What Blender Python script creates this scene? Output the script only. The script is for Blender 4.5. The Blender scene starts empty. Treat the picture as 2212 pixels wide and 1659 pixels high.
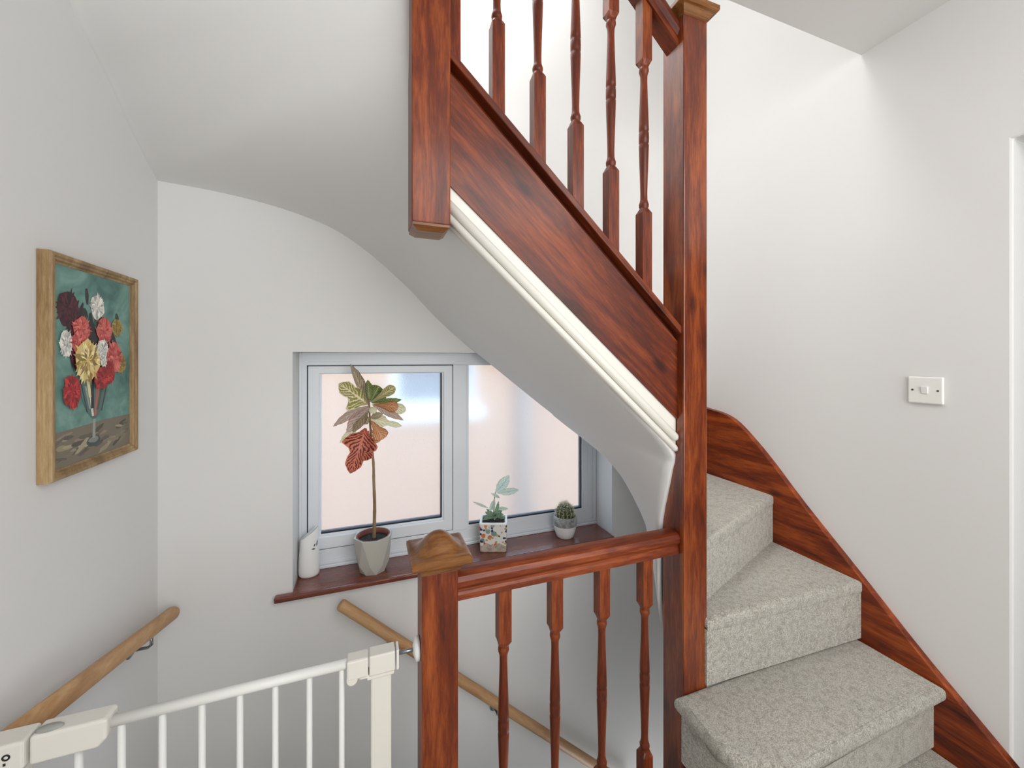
import bpy, bmesh, math, random
from mathutils import Vector, Matrix
random.seed(7)
scn = bpy.context.scene
R = math.radians

# ------------------------------------------------------------------ camera
# metres; z = 0 is the photographer's eye level, the landing floor lies at z = -1.42
cam = bpy.data.cameras.new('camera'); cam.sensor_width = 36; cam.lens = 850 / 2212 * 36
cam.shift_y = -54.5 / 2212; cam.clip_start = 0.02
co = bpy.data.objects.new('camera', cam); scn.collection.objects.link(co)
co.rotation_euler = (R(90), 0, R(-20)); scn.camera = co

# ------------------------------------------------------------------ world, sun, area lights, exposure
w = bpy.data.worlds.new('sky'); scn.world = w; w.use_nodes = True
bg = w.node_tree.nodes['Background']; bg.inputs[0].default_value = (0.56, 0.78, 1.0, 1); bg.inputs[1].default_value = 3.5
def lamp(name, kind, loc, rot, energy, color, sx=1, sy=1):
    l = bpy.data.lights.new(name, kind); l.energy = energy; l.color = color
    if kind == 'AREA': l.shape = 'RECTANGLE'; l.size = sx; l.size_y = sy
    if kind == 'SUN': l.angle = R(2)
    o = bpy.data.objects.new(name, l); scn.collection.objects.link(o); o.location = loc; o.rotation_euler = rot
    return o
lamp('sun_light', 'SUN', (0, 0, 8), (R(22), 0, R(-14)), 0.4, (1.0, 0.93, 0.84))
lamp('loft_skylight', 'AREA', (0.12, 1.25, 2.30), (R(32), 0, R(-8)), 34, (1.0, 1.0, 1.0), 0.8, 0.7)
lamp('landing_fill_light', 'AREA', (0.85, -1.35, 0.05), (R(90), 0, R(14)), 37, (0.985, 0.99, 1.0), 1.7, 1.8)  # added soft frontal fill behind the camera, no known window there
lamp('landing_ceiling_light', 'AREA', (0.75, -0.30, 1.07), (R(28), 0, 0), 18, (0.995, 0.995, 1.0), 1.2, 0.8)
lamp('stairwell_fill_light', 'AREA', (1.15, 1.37, -2.80), (0, R(155), 0), 6.5, (0.92, 0.96, 1.0), 0.8, 0.6)  # added unseen uplight to brighten the soffit and lower back wall
vs = scn.view_settings; vs.view_transform = 'Standard'; vs.look = 'None'; vs.gamma = 1; vs.exposure = 0.06
vs.use_curve_mapping = False

# ------------------------------------------------------------------ materials
def lin(*c): return tuple(((v / 255) / 12.92 if v <= 10 else ((v / 255 + 0.055) / 1.055) ** 2.4) for v in c) + (1,)
def mat(name, col=(0.8, 0.8, 0.8, 1), rough=0.6, metal=0.0, spec=0.5, coat=0.0):
    m = bpy.data.materials.new(name); m.use_nodes = True
    b = m.node_tree.nodes['Principled BSDF']; b.inputs['Base Color'].default_value = col
    b.inputs['Roughness'].default_value = rough; b.inputs['Metallic'].default_value = metal
    b.inputs['Specular IOR Level'].default_value = spec; b.inputs['Coat Weight'].default_value = coat
    return m, m.node_tree.nodes, m.node_tree.links, b
def nnode(N, t, **k):
    n = N.new(t)
    for a, v in k.items(): setattr(n, a, v)
    return n
def ramp(N, stops):
    r = N.new('ShaderNodeValToRGB'); e = r.color_ramp.elements
    while len(e) < len(stops): e.new(0.5)
    for i, (p, c) in enumerate(stops): e[i].position = p; e[i].color = c
    return r
def noise(N, scale, detail=3, rough=0.5, dist=0.0):
    n = N.new('ShaderNodeTexNoise'); n.inputs['Scale'].default_value = scale; n.inputs['Detail'].default_value = detail
    n.inputs['Roughness'].default_value = rough; n.inputs['Distortion'].default_value = dist; return n
def bump(N, L, b, src, strength, dist=0.002):
    n = N.new('ShaderNodeBump'); n.inputs['Strength'].default_value = strength; n.inputs['Distance'].default_value = dist
    L.new(src, n.inputs['Height']); L.new(n.outputs[0], b.inputs['Normal']); return n
def paint(name, col, rough=0.7, bs=0.15, sc=180):
    m, N, L, b = mat(name, col, rough, spec=0.3)
    tc = N.new('ShaderNodeTexCoord'); n = noise(N, sc, 4, 0.6); L.new(tc.outputs['Object'], n.inputs['Vector'])
    bump(N, L, b, n.outputs[0], bs, 0.001)
    return m
def wood(name, c0, c1, c2, axis='x', tilt=0.0, rough=0.45, coat=0.22, fine=1.0, knots=True):
    m, N, L, b = mat(name, c1, rough, coat=coat, spec=0.3); b.inputs['Coat Roughness'].default_value = 0.2
    tc = N.new('ShaderNodeTexCoord')
    m0 = N.new('ShaderNodeMapping'); m0.inputs['Rotation'].default_value = (0, tilt, 0); L.new(tc.outputs['Object'], m0.inputs['Vector'])
    m1 = N.new('ShaderNodeMapping'); L.new(m0.outputs[0], m1.inputs['Vector'])
    sc = {'x': (1.6, 14, 14), 'y': (14, 1.6, 14), 'z': (14, 14, 1.6)}[axis]; m1.inputs['Scale'].default_value = sc
    n1 = noise(N, 1.6, 4, 0.6, 0.6); L.new(m1.outputs[0], n1.inputs['Vector'])
    n2 = noise(N, 11 * fine, 5, 0.7, 0.2); L.new(m1.outputs[0], n2.inputs['Vector'])
    mx = N.new('ShaderNodeMix'); mx.data_type = 'FLOAT'; mx.inputs[0].default_value = 0.34
    L.new(n1.outputs[0], mx.inputs[2]); L.new(n2.outputs[0], mx.inputs[3])
    r = ramp(N, [(0.30, c0), (0.48, c1), (0.68, c2)]); L.new(mx.outputs[0], r.inputs[0])
    out = r.outputs[0]
    if knots:
        mk_ = N.new('ShaderNodeMapping'); mk_.inputs['Scale'].default_value = {'x': (4.2, 9, 9), 'y': (9, 4.2, 9), 'z': (9, 9, 4.2)}[axis]; L.new(m0.outputs[0], mk_.inputs['Vector'])
        vo = N.new('ShaderNodeTexVoronoi'); vo.inputs['Scale'].default_value = 1.0; L.new(mk_.outputs[0], vo.inputs['Vector'])
        kr = ramp(N, [(0.06, (0.30, 0.26, 0.24, 1)), (0.17, (1, 1, 1, 1))]); L.new(vo.outputs['Distance'], kr.inputs[0])
        mm = N.new('ShaderNodeMix'); mm.data_type = 'RGBA'; mm.blend_type = 'MULTIPLY'; mm.inputs[0].default_value = 0.85
        L.new(out, mm.inputs[6]); L.new(kr.outputs[0], mm.inputs[7]); out = mm.outputs[2]
    L.new(out, b.inputs['Base Color'])
    bump(N, L, b, n2.outputs[0], 0.12, 0.001)
    return m
M = {}
M['wall'] = paint('wall_white_paint', lin(222, 221, 219), 0.75, 0.12, 160)
M['ceil'] = paint('ceiling_white_paint', lin(220, 219, 217), 0.8, 0.10, 160)
M['trimw'] = paint('cream_gloss_paint', lin(222, 219, 210), 0.4, 0.05, 60)
M['upvc'] = mat('white_window_plastic', lin(226, 231, 236), 0.35)[0]
M['gasket'] = mat('dark_gasket', lin(30, 34, 48), 0.5)[0]
D, C_, L_ = lin(40, 12, 5), lin(104, 40, 12), lin(162, 82, 32)
SL = math.atan(0.90)
M['woodz'] = wood('stained_pine_upright', D, C_, L_, 'z')
M['woodx'] = wood('stained_pine_rail', D, C_, lin(164, 82, 36), 'x', knots=False)
M['wood_slope'] = wood('stained_pine_rake', D, lin(94, 35, 10), lin(144, 66, 23), 'x', tilt=-SL)
M['woody'] = wood('stained_pine_skirting', D, lin(118, 46, 14), lin(172, 84, 32), 'y')
M['cap'] = wood('worn_brown_cap', lin(72, 38, 16), lin(112, 68, 32), lin(152, 106, 60), 'x', rough=0.3, knots=False)
M['sill'] = wood('sill_mahogany', lin(64, 22, 14), lin(106, 46, 30), lin(134, 68, 46), 'x', rough=0.22, coat=1.0, knots=False)
M['beech'] = wood('natural_beech', lin(150, 108, 70), lin(182, 140, 98), lin(206, 168, 124), 'x', rough=0.5, coat=0, knots=False)
M['gold'] = wood('aged_gilt_frame', lin(98, 76, 50), lin(150, 122, 84), lin(192, 166, 124), 'z', rough=0.5, coat=0, fine=2, knots=False)
M['gate'] = paint('gate_white_enamel', lin(224, 223, 219), 0.35, 0.02, 60)
M['gate_plastic'] = paint('gate_cream_plastic', lin(218, 214, 205), 0.5, 0.05, 300)
M['greyp'] = mat('grey_rubber_button', lin(150, 152, 146), 0.6)[0]
M['steel'] = mat('zinc_steel', lin(150, 154, 156), 0.3, 1.0)[0]
M['black'] = mat('black_print', lin(24, 22, 20), 0.6)[0]
M['olive'] = mat('faded_print', lin(92, 90, 74), 0.6)[0]
M['white'] = mat('glossy_white_plastic', lin(238, 238, 236), 0.3)[0]
M['switch'] = mat('switch_white_plastic', lin(236, 235, 230), 0.35)[0]

def carpet():
    m, N, L, b = mat('grey_beige_carpet', lin(170, 165, 152), 0.95, spec=0.1)
    b.inputs['Sheen Weight'].default_value = 0.35; b.inputs['Sheen Roughness'].default_value = 0.5
    tc = N.new('ShaderNodeTexCoord')
    n1 = noise(N, 300, 4, 0.8); n2 = noise(N, 62, 5, 0.7, 0.5); n3 = noise(N, 7, 2, 0.5)
    for n in (n1, n2, n3): L.new(tc.outputs['Object'], n.inputs['Vector'])
    r1 = ramp(N, [(0.32, lin(120, 110, 92)), (0.50, lin(206, 200, 186)), (0.66, lin(246, 244, 236))]); L.new(n1.outputs[0], r1.inputs[0])
    r2 = ramp(N, [(0.34, lin(150, 140, 120)), (0.55, (1, 1, 1, 1))]); L.new(n2.outputs[0], r2.inputs[0])
    mx = N.new('ShaderNodeMix'); mx.data_type = 'RGBA'; mx.blend_type = 'MULTIPLY'; mx.inputs[0].default_value = 0.5
    L.new(r1.outputs[0], mx.inputs[6]); L.new(r2.outputs[0], mx.inputs[7]); L.new(mx.outputs[2], b.inputs['Base Color'])
    ad = N.new('ShaderNodeMath'); ad.operation = 'MULTIPLY_ADD'; ad.inputs[1].default_value = 0.5
    L.new(n2.outputs[0], ad.inputs[0]); L.new(n1.outputs[0], ad.inputs[2])
    bump(N, L, b, ad.outputs[0], 0.9, 0.006)
    return m
M['carpet'] = carpet()

def glass_mat():
    m = bpy.data.materials.new('frosted_glass'); m.use_nodes = True; N = m.node_tree.nodes; L = m.node_tree.links
    N.remove(N['Principled BSDF']); out = N['Material Output']
    rf = N.new('ShaderNodeBsdfRefraction'); rf.inputs['Roughness'].default_value = 0.36; rf.inputs['IOR'].default_value = 1.12
    tl = N.new('ShaderNodeBsdfTranslucent'); tl.inputs['Color'].default_value = (0.82, 0.92, 1.0, 1)
    gl = N.new('ShaderNodeBsdfGlossy'); gl.inputs['Roughness'].default_value = 0.18
    tc = N.new('ShaderNodeTexCoord'); n = noise(N, 260, 2, 0.5); L.new(tc.outputs['Object'], n.inputs['Vector'])
    bp = N.new('ShaderNodeBump'); bp.inputs['Strength'].default_value = 0.5; bp.inputs['Distance'].default_value = 0.002; L.new(n.outputs[0], bp.inputs['Height'])
    for s in (rf, gl): L.new(bp.outputs[0], s.inputs['Normal'])
    a = N.new('ShaderNodeMixShader'); a.inputs[0].default_value = 0.12; L.new(rf.outputs[0], a.inputs[1]); L.new(tl.outputs[0], a.inputs[2])
    c = N.new('ShaderNodeMixShader'); c.inputs[0].default_value = 0.05; L.new(a.outputs[0], c.inputs[1]); L.new(gl.outputs[0], c.inputs[2])
    L.new(c.outputs[0], out.inputs['Surface'])
    return m
M['glass'] = glass_mat()

def attr_mat(name, rough=0.6):
    m, N, L, b = mat(name, rough=rough); a = N.new('ShaderNodeAttribute'); a.attribute_name = 'Col'
    L.new(a.outputs['Color'], b.inputs['Base Color']); return m
M['oil'] = attr_mat('oil_paint_strokes', 0.55)

# ------------------------------------------------------------------ mesh helpers
col = scn.collection
def empty(name, loc, label=None, cat=None, group=None):
    o = bpy.data.objects.new(name, None); o.empty_display_size = 0.05; col.objects.link(o); o.location = loc
    tag(o, label, cat, group); return o
def tag(o, label=None, cat=None, group=None, kind=None):
    if label: o['label'] = label
    if cat: o['category'] = cat
    if group: o['group'] = group
    if kind: o['kind'] = kind
    return o
def mk(name, bm, m, parent=None, loc=(0, 0, 0), label=None, bevel=0.0, seg=2, smooth=None):
    """verts in world-aligned metres about loc; loc is a world position"""
    if smooth is not None:
        for f in bm.faces: f.smooth = smooth
    bmesh.ops.recalc_face_normals(bm, faces=bm.faces)
    me = bpy.data.meshes.new(name); bm.to_mesh(me); bm.free()
    ms = m if isinstance(m, (list, tuple)) else [m]
    for k in ms: me.materials.append(k)
    o = bpy.data.objects.new(name, me); col.objects.link(o)
    pl = Vector((0, 0, 0)); q = parent
    while q is not None: pl += q.location; q = q.parent
    o.parent = parent; o.location = Vector(loc) - pl
    if label: o['label'] = label
    if bevel:
        b = o.modifiers.new('bevel', 'BEVEL'); b.width = bevel; b.segments = seg; b.limit_method = 'ANGLE'; b.angle_limit = R(40)
    return o
def copy_part(src, parent, loc):
    c = src.copy(); col.objects.link(c); c.parent = parent
    c.location = Vector(loc) - parent.location; return c
def new(): return bmesh.new()
def box(bm, x0, x1, y0, y1, z0, z1):
    v = [bm.verts.new(p) for p in ((x0, y0, z0), (x1, y0, z0), (x1, y1, z0), (x0, y1, z0), (x0, y0, z1), (x1, y0, z1), (x1, y1, z1), (x0, y1, z1))]
    for f in ((3, 2, 1, 0), (4, 5, 6, 7), (0, 1, 5, 4), (1, 2, 6, 5), (2, 3, 7, 6), (3, 0, 4, 7)): bm.faces.new([v[i] for i in f])
    return bm
def prism(bm, poly, fn, a, b):
    """poly of 2-D points swept from a to b; fn(p, t) gives the 3-D point"""
    A = [bm.verts.new(fn(p, a)) for p in poly]; B = [bm.verts.new(fn(p, b)) for p in poly]
    n = len(poly); bm.faces.new(A[::-1]); bm.faces.new(B)
    for i in range(n): bm.faces.new((A[i], A[(i + 1) % n], B[(i + 1) % n], B[i]))
    return bm
XZ = lambda p, t: (p[0], t, p[1])
XY = lambda p, t: (p[0], p[1], t)
YZ = lambda p, t: (t, p[0], p[1])
def ringloft(bm, rings, cap=True, closed=True, smooth=True):
    V = [[bm.verts.new(p) for p in r] for r in rings]; n = len(V[0])
    for i in range(len(V) - 1):
        for j in range(n if closed else n - 1):
            f = bm.faces.new((V[i][j], V[i][(j + 1) % n], V[i + 1][(j + 1) % n], V[i + 1][j])); f.smooth = smooth
    if cap and closed: bm.faces.new(V[0][::-1]); bm.faces.new(V[-1])
    return V
def lathe(bm, prof, n=24, c=(0, 0, 0), cap=True, sy=1.0):
    return ringloft(bm, [[(c[0] + r * math.cos(2 * math.pi * k / n), c[1] + sy * r * math.sin(2 * math.pi * k / n), c[2] + z) for k in range(n)] for r, z in prof], cap)
def tube(bm, pts, rad, n=12, cap=True):
    pts = [Vector(p) for p in pts]; rings = []; up = Vector((0.13, 0.21, 0.97))
    for i, p in enumerate(pts):
        t = (pts[min(i + 1, len(pts) - 1)] - pts[max(i - 1, 0)]).normalized()
        a = t.cross(up)
        if a.length < 0.05: a = t.cross(Vector((1, 0, 0)))
        a.normalize(); b = t.cross(a); r = rad[i] if isinstance(rad, (list, tuple)) else rad
        rings.append([p + a * r * math.cos(2 * math.pi * k / n) + b * r * math.sin(2 * math.pi * k / n) for k in range(n)])
    ringloft(bm, rings, cap); return bm
def cr(P, n):
    """Catmull-Rom through tuples"""
    P = [Vector(p) for p in P]; out = []
    for i in range(len(P) - 1):
        p0, p1, p2, p3 = P[max(i - 1, 0)], P[i], P[i + 1], P[min(i + 2, len(P) - 1)]
        for k in range(n):
            t = k / n
            out.append(0.5 * ((2 * p1) + (p2 - p0) * t + (2 * p0 - 5 * p1 + 4 * p2 - p3) * t * t + (3 * p1 - p0 - 3 * p2 + p3) * t ** 3))
    out.append(P[-1]); return out
def structure(name, bm, m, label, cat, **k):
    return tag(mk(name, bm, m, **k), label, cat, kind='structure')

# ------------------------------------------------------------------ room shell
XL, XR, YW, ZF, ZC, ZT = -0.695, 1.676, 1.72, -1.42, 1.10, 3.40
WX0, WX1, WZ0, WZ1 = -0.277, 1.171, -0.90, 0.027      # window opening
YG = 1.875                                              # inner face of the window frame
ZB = -3.6
bm = new()
for a in ((XL - 0.2, WX0, ZB, ZT), (WX1, XR + 0.3, ZB, ZT), (WX0, WX1, ZB, WZ0 - 0.022), (WX0, WX1, WZ1, ZT)):
    box(bm, a[0], a[1], YW, YW + 0.30, a[2], a[3])
structure('wall_back', bm, M['wall'], 'white plastered wall with the frosted window in it', 'wall')
structure('wall_left', box(new(), XL - 0.15, XL, -1.62, YW, ZB, ZT), M['wall'], 'white wall where the flower painting hangs', 'wall')
bm = new(); prism(bm, [(0.55, ZB), (YW, ZB), (YW, ZT), (-1.62, ZT), (-1.62, ZB), (-0.35, ZB), (-0.35, 0.61), (0.55, 0.61)], YZ, XR, XR + 0.26)
structure('wall_right', bm, M['wall'], 'white wall with light switch above the stair skirting', 'wall', bevel=0.006)
bm = box(new(), XR + 1.5, XR + 1.6, -1.62, 1.0, ZF, 1.1); box(bm, XR + 0.26, XR + 1.5, 0.9, 1.0, ZF, 1.1)
structure('wall_far_room', bm, M['wall'], 'white wall of the room through the doorway', 'wall')
structure('wall_front', box(new(), XL - 0.15, XR + 1.6, -1.72, -1.62, ZB, ZT), M['wall'], 'white landing wall opposite the window', 'wall')
bm = new(); prism(bm, [(XL, -1.62), (XR + 1.5, -1.62), (XR + 1.5, 0.95), (XR + 0.2, 0.95), (XR + 0.2, 0.907), (0.09, 0.907), (0.09, 0.975), (XL, 1.13)], XY, ZC, ZC + 0.26)
structure('ceiling', bm, M['ceil'], 'flat white landing ceiling cut away over the stairs', 'ceiling')
structure('ceiling_loft', box(new(), XL - 0.15, XR + 0.3, -1.62, YW + 0.3, ZT, ZT + 0.1), M['ceil'], 'white loft ceiling high above the staircase', 'ceiling')
bm = new(); box(bm, XL, XR + 1.5, -1.62, 1.025, ZF - 0.22, ZF)
structure('floor', bm, M['carpet'], 'grey carpeted landing floor', 'floor')

# plaster soffit under the loft stairs: inner edge (along strings and newels) against outer edge (along the walls)
uc = (0.138, 0.975)
pairs = [((0.98, 1.06, -1.20), (1.56, 1.72, -1.28)), ((0.95, 1.05, -1.05), (1.48, 1.72, -1.04)), ((0.92, 1.045, -0.92), (1.432, 1.72, -0.899)), ((0.90, 1.042, -0.84), (1.403, 1.72, -0.829)), ((0.89, 1.04, -0.76), (1.373, 1.72, -0.771)),
         ((0.884, 1.036, -0.66), (1.329, 1.72, -0.699)), ((0.882, 1.031, -0.60), (1.241, 1.72, -0.600)), ((0.880, 1.024, -0.54), (1.169, 1.72, -0.521)), ((0.880, 1.012, -0.48), (1.084, 1.72, -0.450)), ((0.880, 0.995, -0.42), (0.992, 1.72, -0.379)), ((0.880, 0.976, -0.348), (0.91, 1.72, -0.318)),
         ((0.865, 0.962, -0.275), (0.83, 1.72, -0.256)),
         ((0.66, 0.962, -0.075), (0.72, 1.72, -0.172)), ((0.46, 0.962, 0.105), (0.436, 1.72, 0.052)), ((0.30, 0.965, 0.25), (0.291, 1.72, 0.176)),
         ((0.20, 0.985, 0.345), (0.192, 1.72, 0.279)), ((0.17, 1.0, 0.385), (0.135, 1.72, 0.334))]
for th, o in ((12, (0.008, 1.72, 0.442)), (20, (-0.111, 1.72, 0.520)), (27, (-0.226, 1.72, 0.565)), (34, (-0.368, 1.72, 0.600)), (41, (-0.536, 1.72, 0.624)), (48, (-0.695, 1.718, 0.637)),
              (55, (-0.695, 1.631, 0.678)), (60, (-0.695, 1.536, 0.736)), (66, (-0.695, 1.432, 0.807)), (73, (-0.695, 1.343, 0.857)), (79, (-0.695, 1.26, 0.93)), (90, (-0.695, 1.128, 1.105))):
    pairs.append(((uc[0] - 0.04 * math.sin(R(th)), uc[1] + 0.03 * math.cos(R(th)), 0.405 + 0.70 * th / 90), o))
I = cr([p[0] for p in pairs], 5); O = cr([p[1] for p in pairs], 5)
TS = [0.05 * k for k in range(19)] + [0.93, 0.955, 0.97, 0.985, 1.0, 1.03]
clampw = lambda v: Vector((v.x, min(v.y, YW), v.z)) if 0.40 < v.x < 1.175 else v      # stop flush with the wall face over the window reveal
bm = new(); ringloft(bm, [[clampw(a.lerp(b, t) - Vector((0, 0, 0.004 * max(0, (min(t, 1) - 0.955) / 0.045) ** 2))) for t in TS] for a, b in zip(I, O)], cap=False, closed=False)
so = structure('ceiling_soffit', bm, M['ceil'], 'curved white plaster underside of the loft stairs', 'ceiling')
sm = so.modifiers.new('thickness', 'SOLIDIFY'); sm.thickness = 0.015; sm.offset = 0

# ------------------------------------------------------------------ window
win = empty('window_1', (0.447, YG, WZ0), 'white framed frosted window above a mahogany sill', 'window'); win['kind'] = 'structure'
def ring(bm, x0, x1, z0, z1, w, y0, y1, wt=None, wb=None, wr=None):
    wt = w if wt is None else wt; wb = w if wb is None else wb; wr = w if wr is None else wr
    o = [(x0, z0), (x1, z0), (x1, z1), (x0, z1)]; i = [(x0 + w, z0 + wb), (x1 - wr, z0 + wb), (x1 - wr, z1 - wt), (x0 + w, z1 - wt)]
    V = {}
    for key, pts, y in (('of', o, y0), ('if', i, y0), ('ob', o, y1), ('ib', i, y1)): V[key] = [bm.verts.new((p[0], y, p[1])) for p in pts]
    for k in range(4):
        j = (k + 1) % 4
        for a, b in (('of', 'if'), ('ib', 'ob'), ('if', 'ib'), ('ob', 'of')): bm.faces.new((V[a][k], V[a][j], V[b][j], V[b][k]))
    return bm
bm = new(); ring(bm, WX0, WX1, WZ0, WZ1, 0.032, YG, YG + 0.07, wt=0.057, wb=0.078, wr=0.048)
mk('frame', bm, M['upvc'], win, bevel=0.004)
bm = new(); box(bm, 0.379, 0.450, YG - 0.003, YG + 0.065, -0.83, -0.028); mk('mullion', bm, M['upvc'], win, bevel=0.004)
bm = new(); ring(bm, -0.2435, 0.3775, -0.820, -0.0315, 0.044, YG - 0.009, YG + 0.055, wt=0.033, wb=0.055); sash = mk('sash', bm, M['upvc'], win, bevel=0.005, seg=3)
ring(bm := new(), -0.2035, 0.3375, -0.769, -0.0605, 0.010, YG + 0.001, YG + 0.035, wt=0.006, wb=0.012); mk('glazing_bead', bm, M['upvc'], sash, bevel=0.004)
ring(bm := new(), 0.448, 1.125, -0.824, -0.0255, 0.010, YG - 0.001, YG + 0.035, wt=0.006, wb=0.014, wr=0.040); mk('glazing_bead', bm, M['upvc'], win, bevel=0.004)
def gasket(x0, x1, z0, z1, par):
    bm = new(); box(bm, x0, x1, YG + 0.004, YG + 0.03, z0 - 0.001, z0 + 0.007); box(bm, x1 - 0.005, x1 + 0.001, YG + 0.004, YG + 0.03, z0, z1); mk('gasket', bm, M['gasket'], par, label='dark rubber gasket')
gasket(-0.1935, 0.3275, -0.757, -0.0665, sash); gasket(0.458, 1.085, -0.810, -0.0315, win)
bm = new(); box(bm, -0.2479, -0.2437, YG - 0.001, YG + 0.004, -0.822, -0.0285); box(bm, -0.2479, 0.3795, YG - 0.001, YG + 0.004, -0.0312, -0.0282); box(bm, 0.3777, 0.3797, YG - 0.004, YG + 0.004, -0.822, -0.0285); box(bm, -0.2479, 0.3795, YG - 0.001, YG + 0.004, -0.8232, -0.8202)
mk('gap_shadow', bm, M['gasket'], win, label='dark gap round the opening sash')
mk('pane', box(new(), -0.198, 0.332, YG + 0.016, YG + 0.020, -0.765, -0.062), M['glass'], sash, label='frosted glass pane of the opening sash')
mk('pane', box(new(), 0.452, 1.09, YG + 0.016, YG + 0.020, -0.815, -0.027), M['glass'], win, label='frosted fixed glass pane')
bm = new(); box(bm, WX0, WX1 - 0.0, YG - 0.016, YG + 0.002, WZ0, WZ0 + 0.014); box(bm, WX0, WX1, YG - 0.008, YG + 0.002, WZ0 + 0.014, WZ0 + 0.030); mk('bottom_bead', bm, M['upvc'], win, bevel=0.003)
bm = new(); box(bm, WX0, WX0 + 0.010, YG - 0.008, YG + 0.002, WZ0 + 0.03, WZ1); box(bm, WX1 - 0.018, WX1, YG - 0.010, YG + 0.002, WZ0 + 0.03, WZ1); box(bm, WX0 + 0.01, WX1 - 0.018, YG - 0.008, YG + 0.002, WZ1 - 0.010, WZ1); mk('edge_bead', bm, M['upvc'], win, bevel=0.003)
bm = new(); prism(bm, [(-0.336, 1.690), (WX1, 1.690), (WX1, YG + 0.04), (WX0, YG + 0.04), (WX0, YW), (-0.336, YW)], XY, WZ0 - 0.022, WZ0)
mk('window_sill', bm, M['sill'], win, bevel=0.006, seg=3, label='mahogany stained window sill')

# ------------------------------------------------------------------ outside: neighbouring house seen through the frosted panes
nb = empty('neighbour_house', (1.5, 5.2, ZB), 'peach rendered house wall beyond the frosted window', 'house')
mk('wall', box(new(), -7, 10, 5.2, 5.5, ZB, 1.15), paint('peach_render', lin(210, 165, 137), 0.9, 0.3, 30), nb)
mk('roof', prism(new(), [(5.0, 1.12), (5.6, 1.12), (7.4, 2.3), (7.2, 2.4)], YZ, -7, 10), mat('roof_slate', lin(128, 132, 142), 0.7)[0], nb)
nw = mk('window', box(new(), 0.35, 1.25, 5.17, 5.21, -0.55, 0.45), mat('neighbour_glass', lin(120, 128, 140), 0.3)[0], nb)
ring(bm := new(), 0.27, 1.33, -0.63, 0.53, 0.08, 5.14, 5.21); mk('window_frame', bm, M['white'], nw)
mk('window_ledge', box(new(), 0.15, 1.45, 5.05, 5.21, -0.78, -0.63), M['white'], nw)
bm = new(); tube(bm, [(2.05, 5.13, ZB), (2.05, 5.13, 1.15)], 0.09); mk('drainpipe', bm, mat('grey_pipe', lin(168, 150, 140), 0.5)[0], nb)
structure('ground_outside', box(new(), -7, 10, 2.05, 9, ZB - 0.1, ZB), paint('paving', lin(176, 170, 160), 0.9, 0.3, 20), 'pale paved passage between the houses', 'ground')

# ------------------------------------------------------------------ joinery helpers
def baluster_mesh(bm, h1, h2, T=0.455, hw=0.0168):
    n = 16
    def sec(z, m, s):
        out = []
        for k in range(n):
            a = 2 * math.pi * k / n; c, d = math.cos(a), math.sin(a); q = 1 / max(abs(c), abs(d)); r = s * (m * q + (1 - m)); out.append((r * c, r * d, z))
        return out
    half = [(0.0, 1, hw), (0.012, 0.25, 0.0142), (0.016, 0, 0.0118), (0.020, 0, 0.0140), (0.028, 0, 0.0146), (0.034, 0, 0.0125), (0.042, 0, 0.0106), (0.060, 0, 0.0102),
            (0.10, 0, 0.0112), (0.15, 0, 0.0130), (0.19, 0, 0.0142), (0.205, 0, 0.0146), (0.2090, 0, 0.0126), (0.2135, 0, 0.0145), (0.2275, 0, 0.0148)]
    prof = [(0, 1, hw), (h1, 1, hw)] + [(h1 + z, m, s) for z, m, s in half[1:]] + [(h1 + T - z, m, s) for z, m, s in half[-2:0:-1]] + [(h1 + T, 1, hw), (h1 + T + h2, 1, hw)]
    V = [[bm.verts.new(p) for p in sec(*q)] for q in prof]
    for i in range(len(V) - 1):
        sm = prof[i][1] < 1 and prof[i + 1][1] < 1
        for j in range(n):
            f = bm.faces.new((V[i][j], V[i][(j + 1) % n], V[i + 1][(j + 1) % n], V[i + 1][j])); f.smooth = sm
    bm.faces.new(V[0][::-1]); bm.faces.new(V[-1]); return bm
RAIL = [(-0.025, 0), (-0.025, 0.013), (-0.021, 0.018), (-0.021, 0.024), (-0.030, 0.034), (-0.031, 0.046), (-0.026, 0.056), (-0.015, 0.061), (0, 0.062)]
RAIL = RAIL + [(-x, z) for x, z in RAIL[-2::-1]]
def rail(bm, p0, p1, k=1.0):
    p0, p1 = Vector(p0), Vector(p1)
    ringloft(bm, [[(p.x, p.y + a, p.z + b * k) for a, b in RAIL] for p in (p0, p1)], smooth=False); return bm
def cap_mesh(bm, cx, cy, z, s=0.0705, nw=0.045):
    """square newel cap: neck moulding, plate and swelling dome; z is the top of the post"""
    def sq(h, zz): return [(cx - h, cy - h, zz), (cx + h, cy - h, zz), (cx + h, cy + h, zz), (cx - h, cy + h, zz)]
    rings = [sq(nw - 0.004, z - 0.004), sq(nw + 0.004, z), sq(nw + 0.005, z + 0.006), sq(nw + 0.010, z + 0.014), sq(nw + 0.012, z + 0.018), sq(s - 0.004, z + 0.019), sq(s, z + 0.023), sq(s, z + 0.036)]
    V = ringloft(bm, rings, cap=False, smooth=False); bm.faces.new(V[0][::-1])
    n = 24; zt = z + 0.040; G = []
    for i in range(n + 1):
        row = []
        for j in range(n + 1):
            u, v = 2 * i / n - 1, 2 * j / n - 1
            r = (abs(u) ** 2.5 + abs(v) ** 2.5) ** 0.4; hgt = 0.042 * math.cos(math.pi / 2 * min(1, r / 0.84)) ** 1.35 if r < 0.84 else 0
            e = 1 - max(0, (max(abs(u), abs(v)) - 0.94) / 0.06); dz = -0.004 * (1 - e)
            row.append(bm.verts.new((cx + u * s, cy + v * s, zt + hgt + dz)))
        G.append(row)
    for i in range(n):
        for j in range(n): f = bm.faces.new((G[i][j], G[i + 1][j], G[i + 1][j + 1], G[i][j + 1])); f.smooth = True
    return bm

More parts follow.
